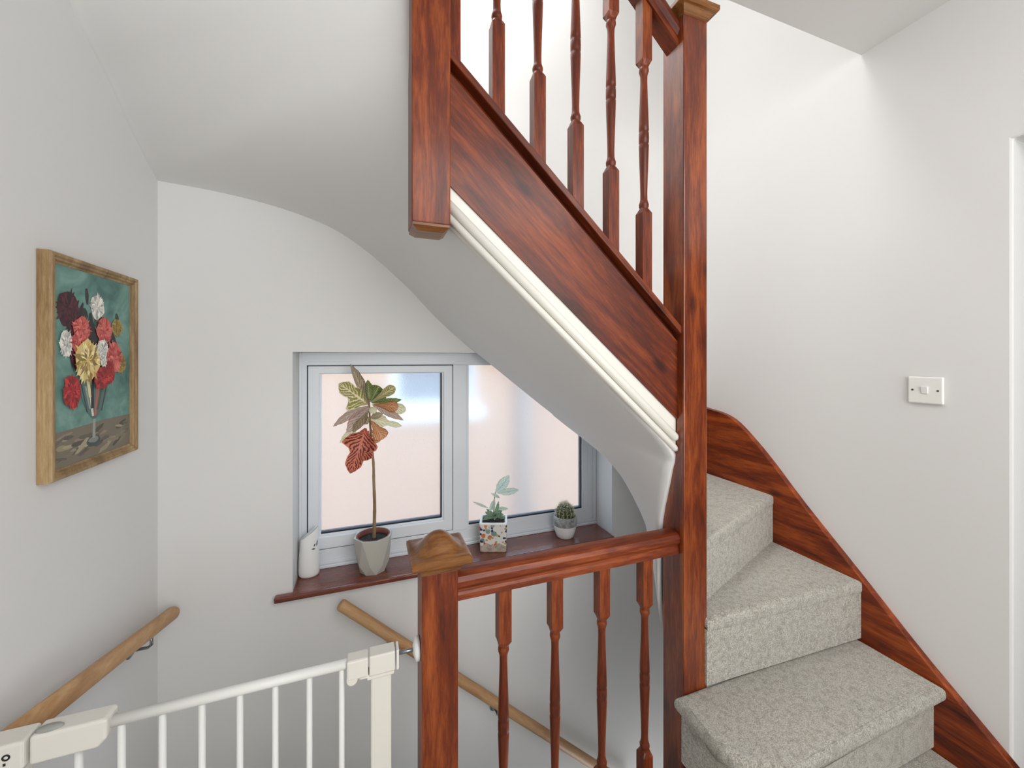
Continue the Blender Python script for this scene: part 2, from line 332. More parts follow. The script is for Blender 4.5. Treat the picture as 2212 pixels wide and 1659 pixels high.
# ------------------------------------------------------------------ loft staircase
st = empty('loft_staircase', (1.3, 0.9, ZF), 'carpeted winder staircase with red-brown stained wooden strings, tall newels and turned spindles', 'staircase')
TX0, TX1 = 0.931 - 0.045, 0.931 + 0.045
tall = mk('newel_post', box(new(), TX0, TX1, 0.93, 1.02, ZF, 1.035), wood('varnished_pine_upright', D, C_, L_, 'z', rough=0.35, coat=0.9), st, label='tall square stained newel post at the winders', bevel=0.003)
mk('newel_cap', cap_mesh(new(), 0.931, 0.975, 1.035), M['cap'], tall, bevel=0.002)
up = mk('newel_post', box(new(), 0.138 - 0.045, 0.138 + 0.045, 0.93, 1.02, 0.318, 1.80), M['woodz'], st, label='upper newel post with its cut lower end hanging below the string', bevel=0.003)
bm = new(); ringloft(bm, [[(0.138 + a * h, 0.975 + b * h, z) for a, b in ((-1, -1), (1, -1), (1, 1), (-1, 1))] for h, z in ((0.043, 0.318), (0.043, 0.312), (0.030, 0.302))], smooth=False); mk('newel_end', bm, M['cap'], up, label='worn chamfered foot of the hanging newel')
mk('newel_cap', cap_mesh(new(), 0.138, 0.975, 1.80), M['cap'], up)
zt = lambda x: 0.735 - 0.925 * (x - 0.186)
zb = lambda x: 0.425 - 0.872 * (x - 0.186)
mk('string_rebate', prism(new(), [(0.17, zt(0.17) - 0.05), (0.90, zt(0.90) - 0.05), (0.90, zt(0.90)), (0.17, zt(0.17))], XZ, 0.974, 0.990), M['wood_slope'], st)
mk('outer_string', prism(new(), [(0.17, zb(0.17)), (0.90, zb(0.90)), (0.90, zt(0.90) - 0.034), (0.17, zt(0.17) - 0.034)], XZ, 0.957, 0.993), M['wood_slope'], st, label='sloping stained string board under the spindles')
mk('string_capping', prism(new(), [(0.17, zt(0.17) - 0.012), (0.90, zt(0.90) - 0.012), (0.90, zt(0.90) + 0.012), (0.17, zt(0.17) + 0.012)], XZ, 0.940, 1.006), M['wood_slope'], st, bevel=0.003)
bm = new(); prism(bm, [(0.17, zb(0.17) - 0.088), (0.884, zb(0.884) - 0.102), (0.884, zb(0.884) + 0.006), (0.17, zb(0.17) + 0.006)], XZ, 0.962, 0.99)
fas = mk('fascia_board', bm, M['trimw'], st, label='white painted board below the string')
for off0, off1, r in ((0.050, 0.060, 0.013), (0.080, 0.094, 0.010)):
    bm = new(); tube(bm, [(0.165, 0.960, zb(0.165) - off0), (0.878, 0.960, zb(0.878) - off1), (0.886, 0.960, zb(0.886) - off1)], [r, r, r * 0.6], 12); mk('bead_moulding', bm, M['trimw'], fas)
rz = lambda x: 0.955 + 0.915 * (0.886 - x)
bm = new(); rail(bm, (0.893, 0.977, rz(0.893)), (0.17, 0.977, rz(0.17)), 1.35); mk('handrail', bm, M['wood_slope'], st, label='sloping moulded handrail')
bl = None
for k in range(6):
    x = 0.197 + 0.1158 * k; z0 = zt(x) + 0.245 - 0.285
    if bl is None:
        bm = baluster_mesh(new(), 0.285, 0.19)
        for v in bm.verts:
            if v.co.z < 1e-6: v.co.z = 0.040 - 0.925 * v.co.x      # foot cut to the rake of the string
        bl = mk('baluster', bm, M['woodz'], st, (x, 0.975, z0))
    else: copy_part(bl, st, (x, 0.975, z0))
# skirting string along the right wall
topc = [(1.719, -0.235), (1.59, -0.255), (1.476, -0.272), (1.398, -0.304), (1.303, -0.381), (1.216, -0.464), (1.1, -0.586), (0.907, -0.772), (0.742, -0.934), (0.618, -1.046), (0.45, -1.195), (0.30, -1.33)]
topc = [tuple(p) for p in (v.to_tuple()[:2] for v in cr([(a, b, 0) for a, b in topc], 4))]
mk('wall_string', prism(new(), topc + [(0.30, ZF), (0.75, ZF), (1.05, -1.2), (1.719, -0.80)], YZ, 1.648, XR), M['woody'], st, label='curved stained skirting string along the right wall', bevel=0.003)
bc = [(1.645, -0.235), (1.56, -0.215), (1.46, -0.15), (1.35, -0.06), (1.15, 0.11), (0.6, 0.60), (0.2, 0.96)]
mk('wall_string', prism(new(), bc + [(0.2, 0.60), (0.6, 0.22), (0.95, -0.12), (1.15, -0.30), (1.35, -0.52), (1.645, -0.70)], XZ, 1.692, YW - 0.001), M['wood_slope'], st, label='stained skirting string along the back wall', bevel=0.003)
def arcpts(cx, cy, r, a0, a1, n=8): return [(cx + r * math.cos(R(a0 + (a1 - a0) * k / n)), cy + r * math.sin(R(a0 + (a1 - a0) * k / n))) for k in range(n + 1)]
def step(z, tread, riser, drop=0.205, slab=0.045, bev=0.018):
    bm = new(); prism(bm, tread, XY, z - slab, z)
    e = [q for q in bm.edges if abs(q.verts[0].co.z - q.verts[1].co.z) < 1e-6]
    bmesh.ops.bevel(bm, geom=e, offset=bev, segments=4, affect='EDGES', profile=0.5)
    prism(bm, riser, XY, z - drop, z - slab * 0.6)
    o = mk('carpeted_step', bm, M['carpet'], st)
    for p in o.data.polygons: p.use_smooth = True
    o.data.set_sharp_from_angle(angle=R(50))
    return o
lf = lambda x0, y0, r: arcpts(x0 + r, y0 + r, r, 180, 270)
step(-1.21, lf(0.80, 0.455, 0.09) + [(1.65, 0.455), (1.65, 0.72), (0.90, 0.72), (0.90, 0.925), (0.80, 0.925)], lf(0.83, 0.485, 0.08) + [(1.65, 0.485), (1.65, 0.72), (0.92, 0.72), (0.92, 0.925), (0.83, 0.925)])
step(-1.0, lf(0.853, 0.672, 0.11) + [(1.65, 0.672), (1.65, 0.934), (0.853, 0.934)], lf(0.878, 0.700, 0.095) + [(1.65, 0.700), (1.65, 0.932), (0.878, 0.932)], slab=0.05, bev=0.021)
step(-0.79, [(0.966, 0.919), (1.65, 0.889), (1.65, 1.262), (0.978, 1.02), (0.978, 0.938), (0.966, 0.938)], [(0.966, 0.922), (1.65, 0.892), (1.65, 1.262), (0.978, 1.02), (0.978, 0.938), (0.966, 0.938)], slab=0.05, bev=0.016)
step(-0.59, [(0.977, 0.966), (1.65, 1.216), (1.65, 1.718), (1.56, 1.718), (0.977, 1.10)], [(0.977, 0.970), (1.65, 1.219), (1.65, 1.30), (0.977, 1.06)], slab=0.05, bev=0.016)
step(-0.385, [(0.977, 1.03), (1.60, 1.718), (1.12, 1.718), (0.95, 1.03)], [(0.977, 1.045), (1.585, 1.718), (1.53, 1.718), (0.96, 1.06)])
step(-0.185, [(0.965, 1.03), (1.15, 1.718), (0.84, 1.718), (0.84, 1.03)], [(0.955, 1.04), (1.13, 1.718), (1.10, 1.718), (0.935, 1.04)])
for k in range(3):
    x = 0.87 - 0.22 * k; step(0.015 + 0.2 * k, [(x, 0.995), (x, 1.718), (x - 0.25, 1.718), (x - 0.25, 0.995)], [(x - 0.015, 0.995), (x - 0.015, 1.718), (x - 0.035, 1.718), (x - 0.035, 0.995)])

# ------------------------------------------------------------------ landing balustrade
lb = empty('landing_balustrade', (0.55, 0.975, ZF), 'low stained balustrade with domed newel cap guarding the stairwell', 'balustrade')
low = mk('newel_post', box(new(), 0.159 - 0.043, 0.159 + 0.043, 0.932, 1.018, ZF, -0.505), M['woodz'], lb, label='short square newel post with a brown domed cap', bevel=0.003)
mk('newel_cap', cap_mesh(new(), 0.161, 0.975, -0.505, 0.0705, 0.043), M['cap'], low, bevel=0.002)
bm = new(); rail(bm, (0.200, 0.975, -0.593), (0.8855, 0.975, -0.593), 1.05); mk('handrail', bm, M['woodx'], lb, label='moulded level handrail')
b2 = None
for k in range(4):
    x = 0.331 + 0.1493 * k; zz = ZF
    if b2 is None: b2 = mk('baluster', baluster_mesh(new(), 0.235, 0.142, T=0.452), M['woodz'], lb, (x, 0.975, zz))
    else: copy_part(b2, lb, (x, 0.975, zz))
mk('landing_nosing', box(new(), 0.20, 0.79, 0.93, 1.03, ZF - 0.02, ZF + 0.004), M['woodx'], lb)

# ------------------------------------------------------------------ old stairs going down below the window
ds = empty('lower_staircase', (0.0, 1.4, -2.0), 'carpeted stairs going down behind the safety gate', 'staircase')
mk('quarter_landing', box(new(), XL + 0.003, 0.10, 1.026, YW - 0.002, -1.86, -1.82), M['carpet'], ds)
for k in range(7):
    x = 0.10 + 0.22 * k; z = -2.02 - 0.2 * k
    if x + 0.24 > XR: break
    mk('step', box(new(), x, x + 0.23, 1.026, YW - 0.002, z - 0.21, z), M['carpet'], ds, bevel=0.01)
structure('wall_stairwell', box(new(), XL, XR, 0.985, 1.024, ZB, ZF - 0.221), M['wall'], 'white wall below the landing edge', 'wall')

# ------------------------------------------------------------------ wall handrails
def handrail(name, pts, r, label, brackets, wallvec, loc, tiltmat):
    t = empty(name, loc, label, 'handrail', 'round beech handrails on the stairwell walls')
    bm = new(); tube(bm, pts, r, 20); 
    ra = r if isinstance(r, float) else r[2]
    mk('rail', bm, tiltmat, t)
    for p in brackets:
        p = Vector(p); wv = Vector(wallvec); wp = p + wv; wp.z = p.z - 0.055
        bm = new(); tube(bm, [p + Vector((0, 0, -ra * 0.9)), p + Vector((0, 0, -0.048)), p + Vector((0, 0, -0.055)) + wv * 0.15, wp - wv * 0.02], 0.0045, 10); br = mk('bracket', bm, M['steel'], t)
        n = wv.normalized(); bm = new(); tube(bm, [wp - n * 0.0005, wp - n * 0.004, wp - n * 0.010], [0.022, 0.022, 0.012], 20); mk('rose_plate', bm, M['steel'], br)
p0, p1 = Vector((-0.640, 1.0, -0.715)), Vector((-0.640, 1.700, -0.886)); d = (p1 - p0).normalized()
handrail('wall_handrail', [p0, p0.lerp(p1, 0.3), p0.lerp(p1, 0.6), p1 - d * 0.022, p1 - d * 0.012, p1 - d * 0.004, p1], [0.0225, 0.0225, 0.0225, 0.0225, 0.020, 0.014, 0.006],
         'round beech handrail with rounded end on the wall below the flower painting', [p0.lerp(p1, 0.78)], (-0.055, 0, 0), p0, wood('beech_along_y', lin(150, 108, 70), lin(182, 140, 98), lin(206, 168, 124), 'y', rough=0.5, coat=0, knots=False))
p0, p1 = Vector((-0.104, 1.662, -0.952)), Vector((1.25, 1.662, -2.172))
handrail('wall_handrail', [p0, p0.lerp(p1, 0.004), p0.lerp(p1, 0.3), p0.lerp(p1, 0.6), p1], [0.0185, 0.0215, 0.0215, 0.0215, 0.0215],
         'sloping round beech handrail fixed to the wall below the window', [p0.lerp(p1, 0.145), p0.lerp(p1, 0.475)], (0, 0.058, 0), p0, wood('beech_raked', lin(150, 108, 70), lin(182, 140, 98), lin(206, 168, 124), 'x', tilt=-math.atan(0.9), rough=0.5, coat=0, knots=False))

def arcpts2(cx, cy, r, a0, a1, n=12): return [(cx + r * math.cos(R(a0 + (a1 - a0) * k / n)), cy + r * math.sin(R(a0 + (a1 - a0) * k / n))) for k in range(n + 1)]
# ------------------------------------------------------------------ safety gate
GY = 0.975
g = empty('safety_gate', (-0.3, GY, ZF), 'white metal stair gate with vertical bars across the stairs', 'gate')
bm = new(); tube(bm, [(-0.47, GY, -0.697), (-0.03, GY, -0.697)], 0.0105, 14); mk('top_rail', bm, M['gate'], g)
bm = new(); tube(bm, [(-0.60, GY, ZF + 0.06), (0.05, GY, ZF + 0.06)], 0.011, 12); mk('bottom_rail', bm, M['gate'], g)
bar = None
for x in (-0.513, -0.450, -0.386, -0.321, -0.255, -0.190, -0.124, -0.058):
    if bar is None:
        bm = new(); tube(bm, [(0, 0, 0), (0, 0, 0.66)], 0.0062, 12); bar = mk('bar', bm, M['gate'], g, (x, GY, ZF + 0.06))
    else: copy_part(bar, g, (x, GY, ZF + 0.06))
mk('latch_post', box(new(), 0.004, 0.050, GY - 0.012, GY + 0.012, ZF + 0.02, -0.72), M['gate_plastic'], g, bevel=0.004)
mk('hinge_post', box(new(), -0.660, -0.585, GY - 0.012, GY + 0.012, ZF + 0.02, -0.745), M['gate_plastic'], g, bevel=0.006)
bm = new(); box(bm, -0.047, -0.001, GY - 0.017, GY + 0.017, -0.728, -0.684); lk = mk('latch_housing', bm, M['gate_plastic'], g, bevel=0.004)
mk('latch_tab', prism(new(), [(-0.0355 + x, z) for x, z in arcpts2(0, -0.7285, 0.0115, 180, 360)] + [(-0.024, -0.720), (-0.047, -0.720)], XZ, GY - 0.0165, GY + 0.0165), M['gate_plastic'], lk, bevel=0.002)
mk('latch_tab', box(new(), -0.020, 0.004, GY - 0.014, GY + 0.014, -0.734, -0.726), M['gate_plastic'], lk, bevel=0.003)
mk('latch_cover', box(new(), 0.001, 0.058, GY - 0.018, GY + 0.018, -0.7285, -0.683), M['gate_plastic'], g, bevel=0.003)
mk('latch_lower', box(new(), -0.004, 0.056, GY - 0.015, GY + 0.015, -0.738, -0.7295), M['gate_plastic'], g, bevel=0.002)
mk('end_cap', box(new(), 0.0605, 0.067, GY - 0.017, GY + 0.017, -0.730, -0.683), M['gate'], g, bevel=0.003)
bm = new(); tube(bm, [(0.066, GY, -0.702), (0.108, GY, -0.702)], 0.0045, 12); mk('threaded_rod', bm, M['steel'], g, label='steel threaded spindle')
bm = new(); tube(bm, [(0.100, GY, -0.702), (0.106, GY, -0.702), (0.1148, GY, -0.702)], [0.010, 0.026, 0.027], 24); mk('pressure_pad', bm, M['white'], g)
# sleeve and lock body at the wall end
bm = new(); prism(bm, [(-0.571, -0.728), (-0.476, -0.728), (-0.463, -0.714), (-0.463, -0.682), (-0.466, -0.677), (-0.571, -0.677)], XZ, GY - 0.020, GY + 0.020); sl = mk('grip_sleeve', bm, M['gate_plastic'], g, bevel=0.005, seg=3)
bm = new(); lathe(bm, [(0.0, 0.0), (0.02, 0.0), (0.02, 0.004), (0.016, 0.007), (0.0, 0.008)], 20, (0, 0, 0), False, sy=0.42); bmesh.ops.translate(bm, verts=bm.verts, vec=(-0.549, GY - 0.008, -0.679)); mk('release_button', bm, M['greyp'], sl, label='grey release button')
bm = new(); prism(bm, [(-0.690, -0.78), (-0.589, -0.78), (-0.586, -0.742), (-0.576, -0.726), (-0.576, -0.680), (-0.690, -0.680)], XZ, GY - 0.022, GY + 0.022); hb = mk('lock_body', bm, M['gate_plastic'], g, bevel=0.005, seg=3)
def ring_print(cx, cz, r0, r1, m, a0=0, a1=360):
    bm = new(); n = 20; V = []
    for k in range(n + 1):
        a = R(a0 + (a1 - a0) * k / n); V.append([bm.verts.new((cx + q * math.cos(a), GY - 0.0226, cz + q * math.sin(a))) for q in (r0, r1)])
    for k in range(n): bm.faces.new((V[k][0], V[k][1], V[k + 1][1], V[k + 1][0]))
    mk('print', bm, m, hb)
ring_print(-0.5985, -0.7005, 0.0028, 0.0058, M['black'])
for i in range(6): ring_print(-0.6165 - 0.0095 * i, -0.7035, 0.0024, 0.0038, M['olive'])
mk('print', box(new(), -0.6127, -0.6112, GY - 0.0226, GY - 0.0222, -0.707, -0.697), M['olive'], hb)
mk('print', box(new(), -0.6025, -0.5990, GY - 0.0226, GY - 0.0222, -0.7145, -0.7100), M['black'], hb)

# ------------------------------------------------------------------ flower painting
pt = empty('framed_painting', (XL, 1.36, -0.28), 'gilt framed oil painting of red, white and yellow flowers in a glass vase', 'painting')
Y0, Y1, Z0, Z1, FX = 1.183, 1.540, -0.281, 0.245, -0.669
def mitre(side):
    prof = [(0.0, XL + 0.001), (0.0, FX - 0.004), (0.003, FX), (0.009, FX), (0.012, FX - 0.004), (0.017, FX - 0.003), (0.020, FX - 0.009), (0.024, FX - 0.011), (0.024, XL + 0.001)]
    bm = new(); c = [(Y0, Z0), (Y1, Z0), (Y1, Z1), (Y0, Z1)]; i, j = side, (side + 1) % 4; sg = [(1, 1), (-1, 1), (-1, -1), (1, -1)]
    ringloft(bm, [[(x, c[q][0] + sg[q][0] * dd, c[q][1] + sg[q][1] * dd) for dd, x in prof] for q in (i, j)], smooth=False); return bm
for s in range(4): mk('frame_bar', mitre(s), M['gold'], pt)
CX = FX - 0.012
m, N, L, b = mat('oil_background', rough=0.6)
tc = N.new('ShaderNodeTexCoord'); n1 = noise(N, 9, 4, 0.6, 0.7); L.new(tc.outputs['Object'], n1.inputs['Vector'])
r1 = ramp(N, [(0.3, lin(66, 104, 98)), (0.5, lin(98, 140, 130)), (0.72, lin(132, 168, 158))]); L.new(n1.outputs[0], r1.inputs[0]); L.new(r1.outputs[0], b.inputs['Base Color'])
cv = mk('canvas', box(new(), CX - 0.006, CX, Y0 + 0.022, Y1 - 0.022, Z0 + 0.022, Z1 - 0.022), m, pt, label='painted canvas with a green background')
def stroke_obj(name, quads, parent=cv):
    """quads: list of (points (y,z), colour, depth)"""
    bm = new(); cl = bm.loops.layers.float_color.new('Col')
    for pts, c, dpt in quads:
        f = bm.faces.new([bm.verts.new((CX + dpt, y, z)) for y, z in pts])
        for lp in f.loops: lp[cl] = c
    me_o = mk(name, bm, M['oil'], parent); return me_o
def jit(c, s=0.25):
    k = 1 + random.uniform(-s, s); return (min(1, c[0] * k), min(1, c[1] * k * random.uniform(0.9, 1.1)), min(1, c[2] * k), 1)
def blob(y, z, a, bb, n=14, rj=0.15, rot=0): return [(y + (1 + random.uniform(-rj, rj)) * (a * math.cos(t) * math.cos(rot) - bb * math.sin(t) * math.sin(rot)), z + (1 + random.uniform(-rj, rj)) * (a * math.cos(t) * math.sin(rot) + bb * math.sin(t) * math.cos(rot))) for t in [2 * math.pi * k / n for k in range(n)]]
dp = [0.0004]
def nd(): dp[0] += 0.000003; return dp[0]
# table and vase
q = [([(Y0 + 0.022, Z0 + 0.022), (Y1 - 0.022, Z0 + 0.022), (Y1 - 0.022, -0.167), (1.40, -0.166), (1.30, -0.170), (Y0 + 0.022, -0.174)], lin(122, 112, 96), nd())]
for k in range(60):
    y, z = random.uniform(Y0 + 0.04, Y1 - 0.04), random.uniform(Z0 + 0.035, -0.180); q.append((blob(y, z, random.uniform(0.012, 0.032), random.uniform(0.003, 0.007), 8, 0.2, random.uniform(-0.2, 0.5)), jit(random.choice([lin(92, 86, 76), lin(146, 134, 114), lin(112, 104, 92), lin(84, 82, 70), lin(160, 146, 122)])), nd()))
stroke_obj('painted_table', q)
q = [([(1.296, -0.05), (1.412, -0.05), (1.404, -0.10), (1.380, -0.140), (1.360, -0.158), (1.348, -0.158), (1.325, -0.138), (1.303, -0.10)], lin(84, 112, 108), nd()),
     (blob(1.351, -0.215, 0.028, 0.014), lin(70, 78, 76), nd()), (blob(1.351, -0.212, 0.020, 0.008), lin(130, 136, 128), nd()), ([(1.347, -0.158), (1.357, -0.158), (1.357, -0.208), (1.345, -0.208)], lin(158, 160, 152), nd())]
for y0_, z0_, y1_, z1_, c, wd in ((1.298, -0.05, 1.325, -0.138, lin(50, 66, 66), 0.0025), (1.411, -0.05, 1.382, -0.140, lin(48, 62, 62), 0.0025), (1.33, -0.06, 1.347, -0.15, lin(220, 220, 208), 0.004), (1.345, -0.05, 1.345, -0.13, lin(40, 46, 44), 0.006), (1.37, -0.06, 1.356, -0.15, lin(178, 98, 86), 0.005), (1.385, -0.07, 1.366, -0.135, lin(70, 92, 76), 0.005), (1.325, -0.05, 1.336, -0.10, lin(228, 214, 160), 0.005), (1.318, -0.07, 1.335, -0.13, lin(150, 160, 152), 0.003)):
    q.append(([(y0_ - wd, z0_), (y0_ + wd, z0_), (y1_ + wd, z1_), (y1_ - wd, z1_)], c, nd()))
stroke_obj('painted_vase', q)
q = []
for y, z, a, bb, rot in ((1.324, 0.160, 0.006, 0.022, 0.1), (1.312, 0.110, 0.014, 0.02, 0), (1.30, 0.12, 0.006, 0.024, -0.4), (1.452, 0.118, 0.008, 0.012, 0.3), (1.34, 0.09, 0.010, 0.03, 0.2), (1.345, 0.05, 0.02, 0.05, 0.1), (1.30, 0.02, 0.035, 0.05, 0), (1.40, 0.03, 0.05, 0.06, 0), (1.37, 0.11, 0.012, 0.03, -0.5), (1.285, 0.13, 0.004, 0.02, -0.5), (1.275, 0.08, 0.008, 0.03, 0.1)):
    q.append((blob(y, z, a, bb, 12, 0.15, rot), jit(random.choice([lin(34, 46, 40), lin(52, 66, 50), lin(44, 38, 40)])), nd()))
stroke_obj('painted_foliage', q)
def bloom(y, z, a, bb, cols, n=24, layers=4, name='painted_bloom'):
    q = [(blob(y, z, a * 0.9, bb * 0.9, 16, 0.12), jit(cols[0], 0.1), nd())]
    for l in range(layers):
        s0 = 1 - 0.23 * l
        for k in range(n - 3 * l):
            t = 2 * math.pi * (k + random.uniform(-0.3, 0.3)) / (n - 3 * l); ca, sa = math.cos(t), math.sin(t); r0, r1 = 0.15 * s0, s0 * random.uniform(0.72, 1.18); wv = random.uniform(0.09, 0.2) * s0
            P = [(r0 * ca, r0 * sa), (0.6 * r1 * ca - wv * sa, 0.6 * r1 * sa + wv * ca), (r1 * ca, r1 * sa), (0.6 * r1 * ca + wv * sa, 0.6 * r1 * sa - wv * ca)]
            q.append(([(y + a * p[0], z + bb * p[1]) for p in P], jit(random.choice(cols), 0.22), nd()))
    stroke_obj(name, q)
mar = [lin(64, 22, 34), lin(88, 30, 44), lin(44, 16, 28)]; whi = [lin(226, 222, 212), lin(200, 198, 190), lin(240, 236, 224), lin(160, 160, 158)]
cor = [lin(206, 96, 88), lin(190, 76, 74), lin(222, 124, 108), lin(168, 58, 60)]; red = [lin(164, 34, 38), lin(190, 50, 50), lin(130, 22, 30)]
yel = [lin(222, 196, 120), lin(240, 222, 160), lin(196, 166, 92), lin(150, 124, 70)]; olv = [lin(170, 140, 64), lin(142, 116, 52), lin(120, 104, 54)]
for a in ((1.255, 0.121, 0.040, 0.048, mar), (1.274, 0.090, 0.026, 0.040, mar), (1.364, 0.138, 0.032, 0.036, whi), (1.279, 0.012, 0.020, 0.040, mar), (1.450, 0.089, 0.028, 0.026, olv), (1.302, 0.074, 0.036, 0.034, cor), (1.392, 0.076, 0.036, 0.040, cor), (1.247, 0.036, 0.024, 0.036, whi), (1.288, 0.040, 0.024, 0.034, cor),
          (1.467, -0.013, 0.026, 0.030, olv), (1.434, 0.004, 0.038, 0.050, cor), (1.382, 0.026, 0.026, 0.030, whi), (1.412, -0.038, 0.026, 0.034, red), (1.380, -0.052, 0.038, 0.034, red), (1.385, -0.006, 0.014, 0.018, whi), (1.264, -0.080, 0.034, 0.044, red)): bloom(*a)
bloom(1.320, -0.004, 0.052, 0.058, yel, 28, 3)

# ------------------------------------------------------------------ light switch
sw = empty('light_switch', (XR, 0.729, -0.10), 'white single light switch on the wall above the stairs', 'light switch')
def plate(x0, x1, y0, y1, z0, z1): return box(new(), x0, x1, y0, y1, z0, z1)
mk('plate', plate(XR - 0.0095, XR - 0.0005, 0.686, 0.772, -0.1435, -0.0575), M['switch'], sw, bevel=0.0055, seg=4)
bm = new(); prism(bm, [(XR - 0.009, -0.1115), (XR - 0.0115, -0.1115), (XR - 0.0155, -0.0885), (XR - 0.009, -0.0885)], XZ, 0.7210, 0.7370); mk('rocker', bm, M['white'], sw, bevel=0.001)
for y in (0.6985, 0.7595):
    bm = new(); tube(bm, [(XR - 0.009, y, -0.1005), (XR - 0.0100, y, -0.1005)], 0.0032, 14); mk('screw', bm, M['steel'], sw)

# ------------------------------------------------------------------ air freshener
af = empty('air_freshener', (-0.233, 1.826, WZ0), 'tall white oval air freshener with leaf print on the window sill', 'air freshener')
rings = []; n = 28
for z, s in ((0, 0.80), (0.004, 0.92), (0.012, 0.985), (0.03, 1.0), (0.08, 0.97), (0.13, 0.90), (0.175, 0.83)):
    rings.append([(-0.233 + 0.040 * s * math.cos(2 * math.pi * k / n), 1.826 + 0.030 * s * math.sin(2 * math.pi * k / n), WZ0 + z + (0.14 * z * math.cos(2 * math.pi * k / n) if z > 0.1 else 0)) for k in range(n)])
bm = new(); ringloft(bm, rings); body = mk('body', bm, M['white'], af)
body.data.set_sharp_from_angle(angle=R(50))
tc_ = [(p[0] * 0.999, p[1], p[2] + 0.0006) for p in rings[-1]]
bm = new(); ringloft(bm, [[(-0.233 + (p[0] + 0.233) * 0.86, 1.826 + (p[1] - 1.826) * 0.86, p[2] + 0.0008 - 0.0 * k) for p in rings[-1]] for k in (0,)] + [[(-0.233 + (p[0] + 0.233) * 0.80, 1.826 + (p[1] - 1.826) * 0.80, p[2] + 0.002) for p in rings[-1]]]); mk('vent_top', bm, M['white'], af)
def lp2(pts):
    bm = new(); vs_ = []
    for s, z in pts:
        k = 0.975 - 0.0014 * max(0, z - 80); vs_.append(bm.verts.new((-0.233 + (0.040 * k + 0.0008) * math.cos(R(s)), 1.826 + (0.030 * k + 0.0008) * math.sin(R(s)), WZ0 + z / 1000)))
    bm.faces.new(vs_); mk('leaf_print', bm, M['black'], af)
lp2([(-38, 122), (-30, 130), (-24, 143), (-22, 152), (-32, 144), (-38, 134)]); lp2([(-58, 126), (-50, 127), (-46, 133), (-47, 138), (-54, 134)]); lp2([(-72, 118), (-60, 114), (-46, 115), (-56, 120)])

# ------------------------------------------------------------------ leaves
def leaf_mat(name, base, base2, vein, edge, freq=16, rough=0.45, vw=0.5):
    m, N, L, b = mat(name, base, rough)
    uv = N.new('ShaderNodeUVMap'); sp = N.new('ShaderNodeSeparateXYZ'); L.new(uv.outputs[0], sp.inputs[0])
    def mth(op, a, b_=None, c=None):
        n = N.new('ShaderNodeMath'); n.operation = op
        for i, v in enumerate((a, b_, c)):
            if v is None: continue
            if isinstance(v, (int, float)): n.inputs[i].default_value = v
            else: L.new(v, n.inputs[i])
        return n.outputs[0]
    av = mth('ABSOLUTE', mth('SUBTRACT', sp.outputs[1], 0.5))
    tc = N.new('ShaderNodeTexCoord'); ns = noise(N, 85, 4, 0.65); L.new(tc.outputs['Object'], ns.inputs['Vector'])
    ph = mth('ADD', mth('MULTIPLY', mth('SUBTRACT', sp.outputs[0], mth('MULTIPLY', av, 0.55)), freq * 6.283), mth('MULTIPLY', ns.outputs[0], 9.0))
    st_ = mth('MULTIPLY_ADD', mth('SINE', ph), 0.5, 0.5)
    vn = mth('GREATER_THAN', st_, vw)
    mid = mth('LESS_THAN', av, 0.035)
    v = mth('MAXIMUM', vn, mid)
    ms = N.new('ShaderNodeMix'); ms.data_type = 'RGBA'; L.new(ns.outputs[0], ms.inputs[0]); ms.inputs[6].default_value = base; ms.inputs[7].default_value = base2
    m2 = N.new('ShaderNodeMix'); m2.data_type = 'RGBA'; L.new(v, m2.inputs[0]); L.new(ms.outputs[2], m2.inputs[6]); m2.inputs[7].default_value = vein
    m3 = N.new('ShaderNodeMix'); m3.data_type = 'RGBA'; L.new(mth('GREATER_THAN', av, 0.44), m3.inputs[0]); L.new(m2.outputs[2], m3.inputs[6]); m3.inputs[7].default_value = edge
    L.new(m3.outputs[2], b.inputs['Base Color'])
    tr = N.new('ShaderNodeBsdfTranslucent'); L.new(m3.outputs[2], tr.inputs['Color']); mixs = N.new('ShaderNodeMixShader'); mixs.inputs[0].default_value = 0.5
    L.new(b.outputs[0], mixs.inputs[1]); L.new(tr.outputs[0], mixs.inputs[2]); L.new(mixs.outputs[0], N['Material Output'].inputs['Surface'])
    return m
LM = {'g': leaf_mat('leaf_yellow_green', lin(128, 132, 62), lin(170, 158, 92), lin(236, 222, 180), lin(224, 208, 176), 9, vw=0.80),
      'd': leaf_mat('leaf_dark_green', lin(70, 92, 44), lin(104, 120, 66), lin(172, 176, 112), lin(120, 128, 76), 10, vw=0.85),
      'y': leaf_mat('leaf_pale_yellow', lin(196, 190, 140), lin(214, 208, 168), lin(232, 226, 196), lin(210, 200, 160), 9, vw=0.6),
      'o': leaf_mat('leaf_orange', lin(176, 116, 66), lin(204, 142, 96), lin(226, 168, 130), lin(150, 92, 60), 9, vw=0.7),
      'r': leaf_mat('leaf_red_brown', lin(112, 44, 30), lin(86, 52, 32), lin(216, 122, 98), lin(212, 132, 112), 11, vw=0.45),
      'p': leaf_mat('leaf_grey_pink', lin(158, 146, 130), lin(180, 150, 140), lin(206, 184, 168), lin(190, 120, 118), 8, vw=0.75),
      'b': leaf_mat('leaf_grey_brown', lin(126, 110, 84), lin(152, 138, 110), lin(190, 172, 142), lin(120, 96, 74), 10, vw=0.7)}
